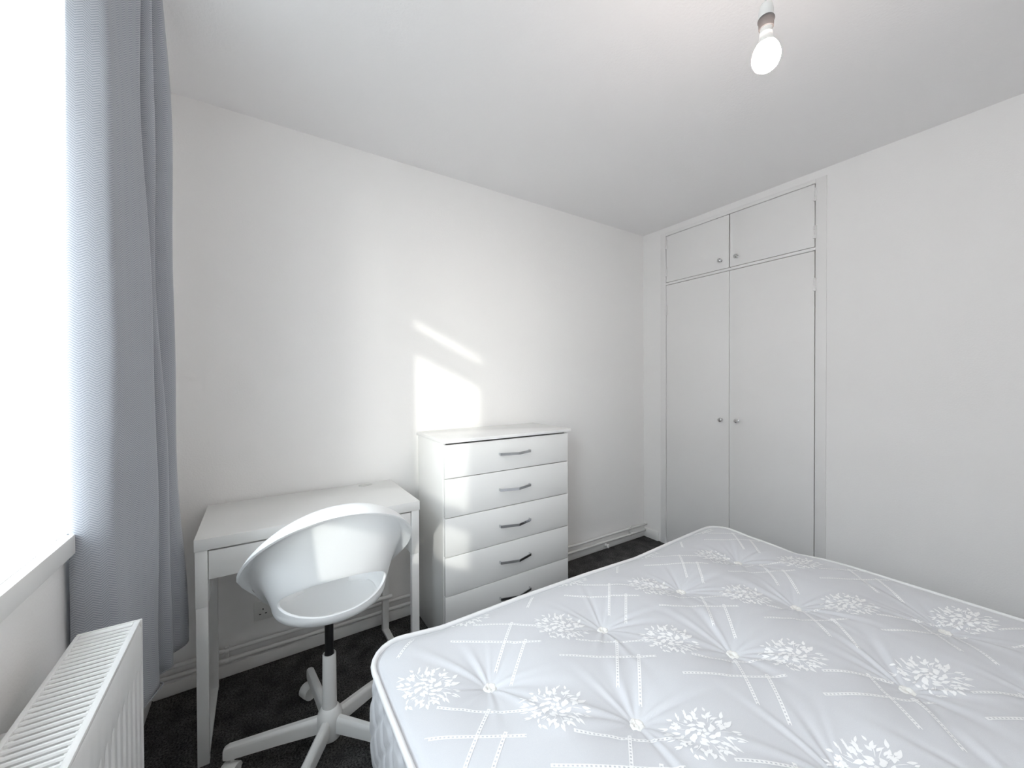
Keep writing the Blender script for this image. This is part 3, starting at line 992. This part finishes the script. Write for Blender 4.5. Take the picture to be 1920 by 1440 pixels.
# ------------------------------------------------------------------ curtain and its rail
cur = thing('curtain', 'grey herringbone curtain drawn back into folds beside the bright window', 'curtain', (-0.30, 1.55, 0.39))
def make_curtain():
    # plan path (x, y) at the hem; at the top the folds sit tighter to the wall
    key = [(-0.345, 1.345), (-0.3665, 1.312), (-0.356, 1.297), (-0.330, 1.299), (-0.303, 1.310), (-0.288, 1.321), (-0.280, 1.338), (-0.269, 1.378), (-0.255, 1.420), (-0.241, 1.462), (-0.236, 1.484), (-0.248, 1.494), (-0.290, 1.502),
           (-0.300, 1.514), (-0.282, 1.526), (-0.240, 1.545), (-0.226, 1.563), (-0.238, 1.580), (-0.285, 1.592), (-0.290, 1.606), (-0.255, 1.624), (-0.222, 1.652), (-0.209, 1.680), (-0.218, 1.698), (-0.28, 1.715), (-0.33, 1.722)]
    # Catmull-Rom resample
    P = []
    K = [Vector(k) for k in key]
    for i in range(len(K) - 1):
        p0, p1, p2, p3 = K[max(0, i - 1)], K[i], K[i + 1], K[min(len(K) - 1, i + 2)]
        for s in range(10):
            t = s / 10
            P.append(0.5 * ((2 * p1) + (p2 - p0) * t + (2 * p0 - 5 * p1 + 4 * p2 - p3) * t * t + (-p0 + 3 * p1 - 3 * p2 + p3) * t ** 3))
    P.append(K[-1])
    L = [0.0]
    for a, c in zip(P[:-1], P[1:]):
        L.append(L[-1] + (c - a).length)
    z0, z1 = 0.392, 2.385
    NZ = 70
    b = bmesh.new()
    uvl = b.loops.layers.uv.new('cloth')
    rows = []
    for k in range(NZ + 1):
        t = k / NZ
        z = z0 + (z1 - z0) * t
        row = []
        for p, l in zip(P, L):
            q = max(0.0, min(1.0, (p.x - XW) / 0.15))
            yh = p.y - 1.30
            ytop = 1.30 + yh * (1 - 0.50 * t)
            d = -0.022 * q * t * (1 - 0.55 * min(1, max(0, yh / 0.38)))
            wob = 0.006 * math.sin(z * 4.1 + l * 9) + 0.003 * math.sin(z * 8.3 + l * 23)
            x = max(XW + 0.007 + 0.011 * t, p.x + d + wob * q)
            y = ytop + (0.006 * math.sin(z * 3.1 + 2 * l) + 0.010 * (t - 0.5) * math.exp(-((l - 0.10) / 0.05) ** 2)) * (1 - 0.5 * t)
            row.append((b.verts.new((x, y, z)), l, z))
        rows.append(row)
    for r0, r1 in zip(rows[:-1], rows[1:]):
        for i in range(len(r0) - 1):
            q = (r0[i], r0[i + 1], r1[i + 1], r1[i])
            f_ = b.faces.new([v[0] for v in q])
            for lp, v in zip(f_.loops, q):
                lp[uvl].uv = (v[1], v[2])
    o = obj('drape', b, 'curtain', cur, smooth=True)
    sol = o.modifiers.new('thickness', 'SOLIDIFY'); sol.thickness = 0.002; sol.offset = 0
    # stitched hem at the bottom
    hb = bmesh.new()
    tube(hb, [(p.x, p.y + 0.006 * math.sin(z0 * 3.1 + 2 * l) - 0.005 * math.exp(-((l - 0.10) / 0.05) ** 2), z0 + 0.001) for p, l in zip(P[::2], L[::2])], 0.0022, 6)
    ho = obj('hem', hb, 'curtain', cur, smooth=True)
    ho.data.uv_layers.new(name='cloth')
make_curtain()
rail = thing('curtain_rail', 'white curtain rail fixed above the window', 'curtain rail', (-0.30, 0.6, 2.39))
obj('track', BX(-0.312, -0.288, -0.75, 1.56, 2.386, 2.404, bev=0.003), 'plastic', rail, auto=40)
for y in (-0.6, 0.65, 1.5):
    obj('bracket', BX(XW + 0.0005, -0.29, y - 0.012, y + 0.012, 2.404, 2.414, bev=0.002), 'plastic', rail)

# ------------------------------------------------------------------ heating pipes, clips, socket, door stop
def pipe(x0, x1, y, za, zb, r, label):
    b = bmesh.new()
    tube(b, [(x0 + (x1 - x0) * i / 12, y, za + (zb - za) * i / 12 + 0.0008 * math.sin(i * 1.9)) for i in range(13)], r, 12)
    return tag(obj('heating_pipe', b, 'pipe', smooth=True), label, 'pipe')
PY = YB - 0.016 - 0.012
pipe(XW + 0.02, XR - 0.002, PY, 0.124, 0.101, 0.0085, 'upper white heating pipe running along the back wall above skirting')
pipe(XW + 0.02, XR - 0.018, PY, 0.083, 0.056, 0.0085, 'lower white heating pipe running in front of the back skirting board')
def clip(x, zc, label):
    b = bmesh.new()
    zu, zl = zc
    for z in (zu, zl):
        lathe(b, [(0.0115, -0.006), (0.0120, -0.004), (0.0120, 0.004), (0.0115, 0.006)], (x, PY, z), 14, 'x')
    box(b, x - 0.006, x + 0.006, PY - 0.004, YB - 0.014, zl, zu, bev=0.002)
    box(b, x - 0.008, x + 0.008, PY - 0.006, PY + 0.005, zu + 0.008, zu + 0.017, bev=0.002)
    return tag(obj('pipe_clip', b, 'plastic', auto=40), label, 'pipe clip', 'pipe clips on the back wall')
def zpipe(x):
    t = (x - XW - 0.02) / (XR - XW - 0.02)
    return (0.124 + (0.101 - 0.124) * t, 0.083 + (0.056 - 0.083) * t)
clip(-0.118, zpipe(-0.118), 'white clip holding both heating pipes behind the left desk leg')
clip(2.44, zpipe(2.44), 'white clip holding both heating pipes near the wardrobe corner')
b = bmesh.new()
lathe(b, [(0.016, 0.0), (0.016, -0.004), (0.012, -0.008), (0.011, -0.018), (0.014, -0.024), (0.014, -0.032), (0.010, -0.036)], (2.17, YB - 0.016, 0.032), 18, 'y')
tag(obj('door_stop', b, 'plastic', auto=40), 'small round white door stop on skirting right of chest', 'door stop')
sk = thing('wall_socket', 'white plastic double wall socket on back wall under the desk', 'socket', (0.05, YB, 0.245))
obj('plate', BX(-0.022, 0.124, YB - 0.010, YB, 0.200, 0.286, bev=0.003), 'plastic', sk, auto=40)
for sx in (0.012, 0.088):
    for (dx, dz, w, hh) in ((0, 0.012, 0.004, 0.008), (-0.011, -0.008, 0.0075, 0.004), (0.011, -0.008, 0.0075, 0.004)):
        obj('pin_hole', BX(sx + dx - w / 2, sx + dx + w / 2, YB - 0.0108, YB - 0.009, 0.236 + dz - hh / 2, 0.236 + dz + hh / 2), 'socket_hole', sk)
    obj('rocker_switch', BX(sx - 0.006 + 0.022, sx + 0.006 + 0.022, YB - 0.013, YB - 0.009, 0.256, 0.276, bev=0.001), 'plastic', sk)

# ------------------------------------------------------------------ pendant bulb
LX, LY, LZ = 0.990, 0.437, 2.016
pen = thing('pendant_light', 'lit bare bulb on white cord hanging from the ceiling', 'lamp', (LX, LY, H))
obj('cord', tube(bmesh.new(), [(LX, LY, H - 0.02), (LX + 0.001, LY, 2.3), (LX, LY, LZ + 0.112)], 0.0030, 8), 'plastic', pen, smooth=True)
obj('ceiling_rose', lathe(bmesh.new(), [(0.040, 0.0), (0.040, -0.008), (0.030, -0.020), (0.010, -0.028), (0.004, -0.032)], (LX, LY, H), 28), 'plastic', pen, auto=40)
obj('lamp_holder', lathe(bmesh.new(), [(0.005, 0.117), (0.0105, 0.115), (0.0130, 0.110), (0.0148, 0.101), (0.0155, 0.082)], (LX, LY, LZ), 28), 'plastic', pen, auto=60)
obj('holder_ring', lathe(bmesh.new(), [(0.0155, 0.083), (0.0172, 0.080), (0.0172, 0.077), (0.0156, 0.074), (0.0150, 0.060), (0.0138, 0.059)], (LX, LY, LZ), 28), 'holder_dark', pen, auto=50)
obj('bulb_cap', lathe(bmesh.new(), [(0.0122, 0.062), (0.0122, 0.050), (0.0130, 0.0485), (0.0130, 0.0465), (0.0124, 0.045), (0.0135, 0.038), (0.0165, 0.028), (0.0200, 0.0215)], (LX, LY, LZ), 28), 'plastic', pen, auto=50)
obj('bulb', lathe(bmesh.new(), [(0.0200, 0.0215), (0.0250, 0.012), (0.0283, 0.001), (0.0290, -0.007), (0.0277, -0.016), (0.0235, -0.0255), (0.016, -0.0325), (0.008, -0.0355), (0.002, -0.036)], (LX, LY, LZ), 32), 'bulb', pen, smooth=True)

for o in bpy.data.objects:
    if '_base' in o:
        del o['_base']
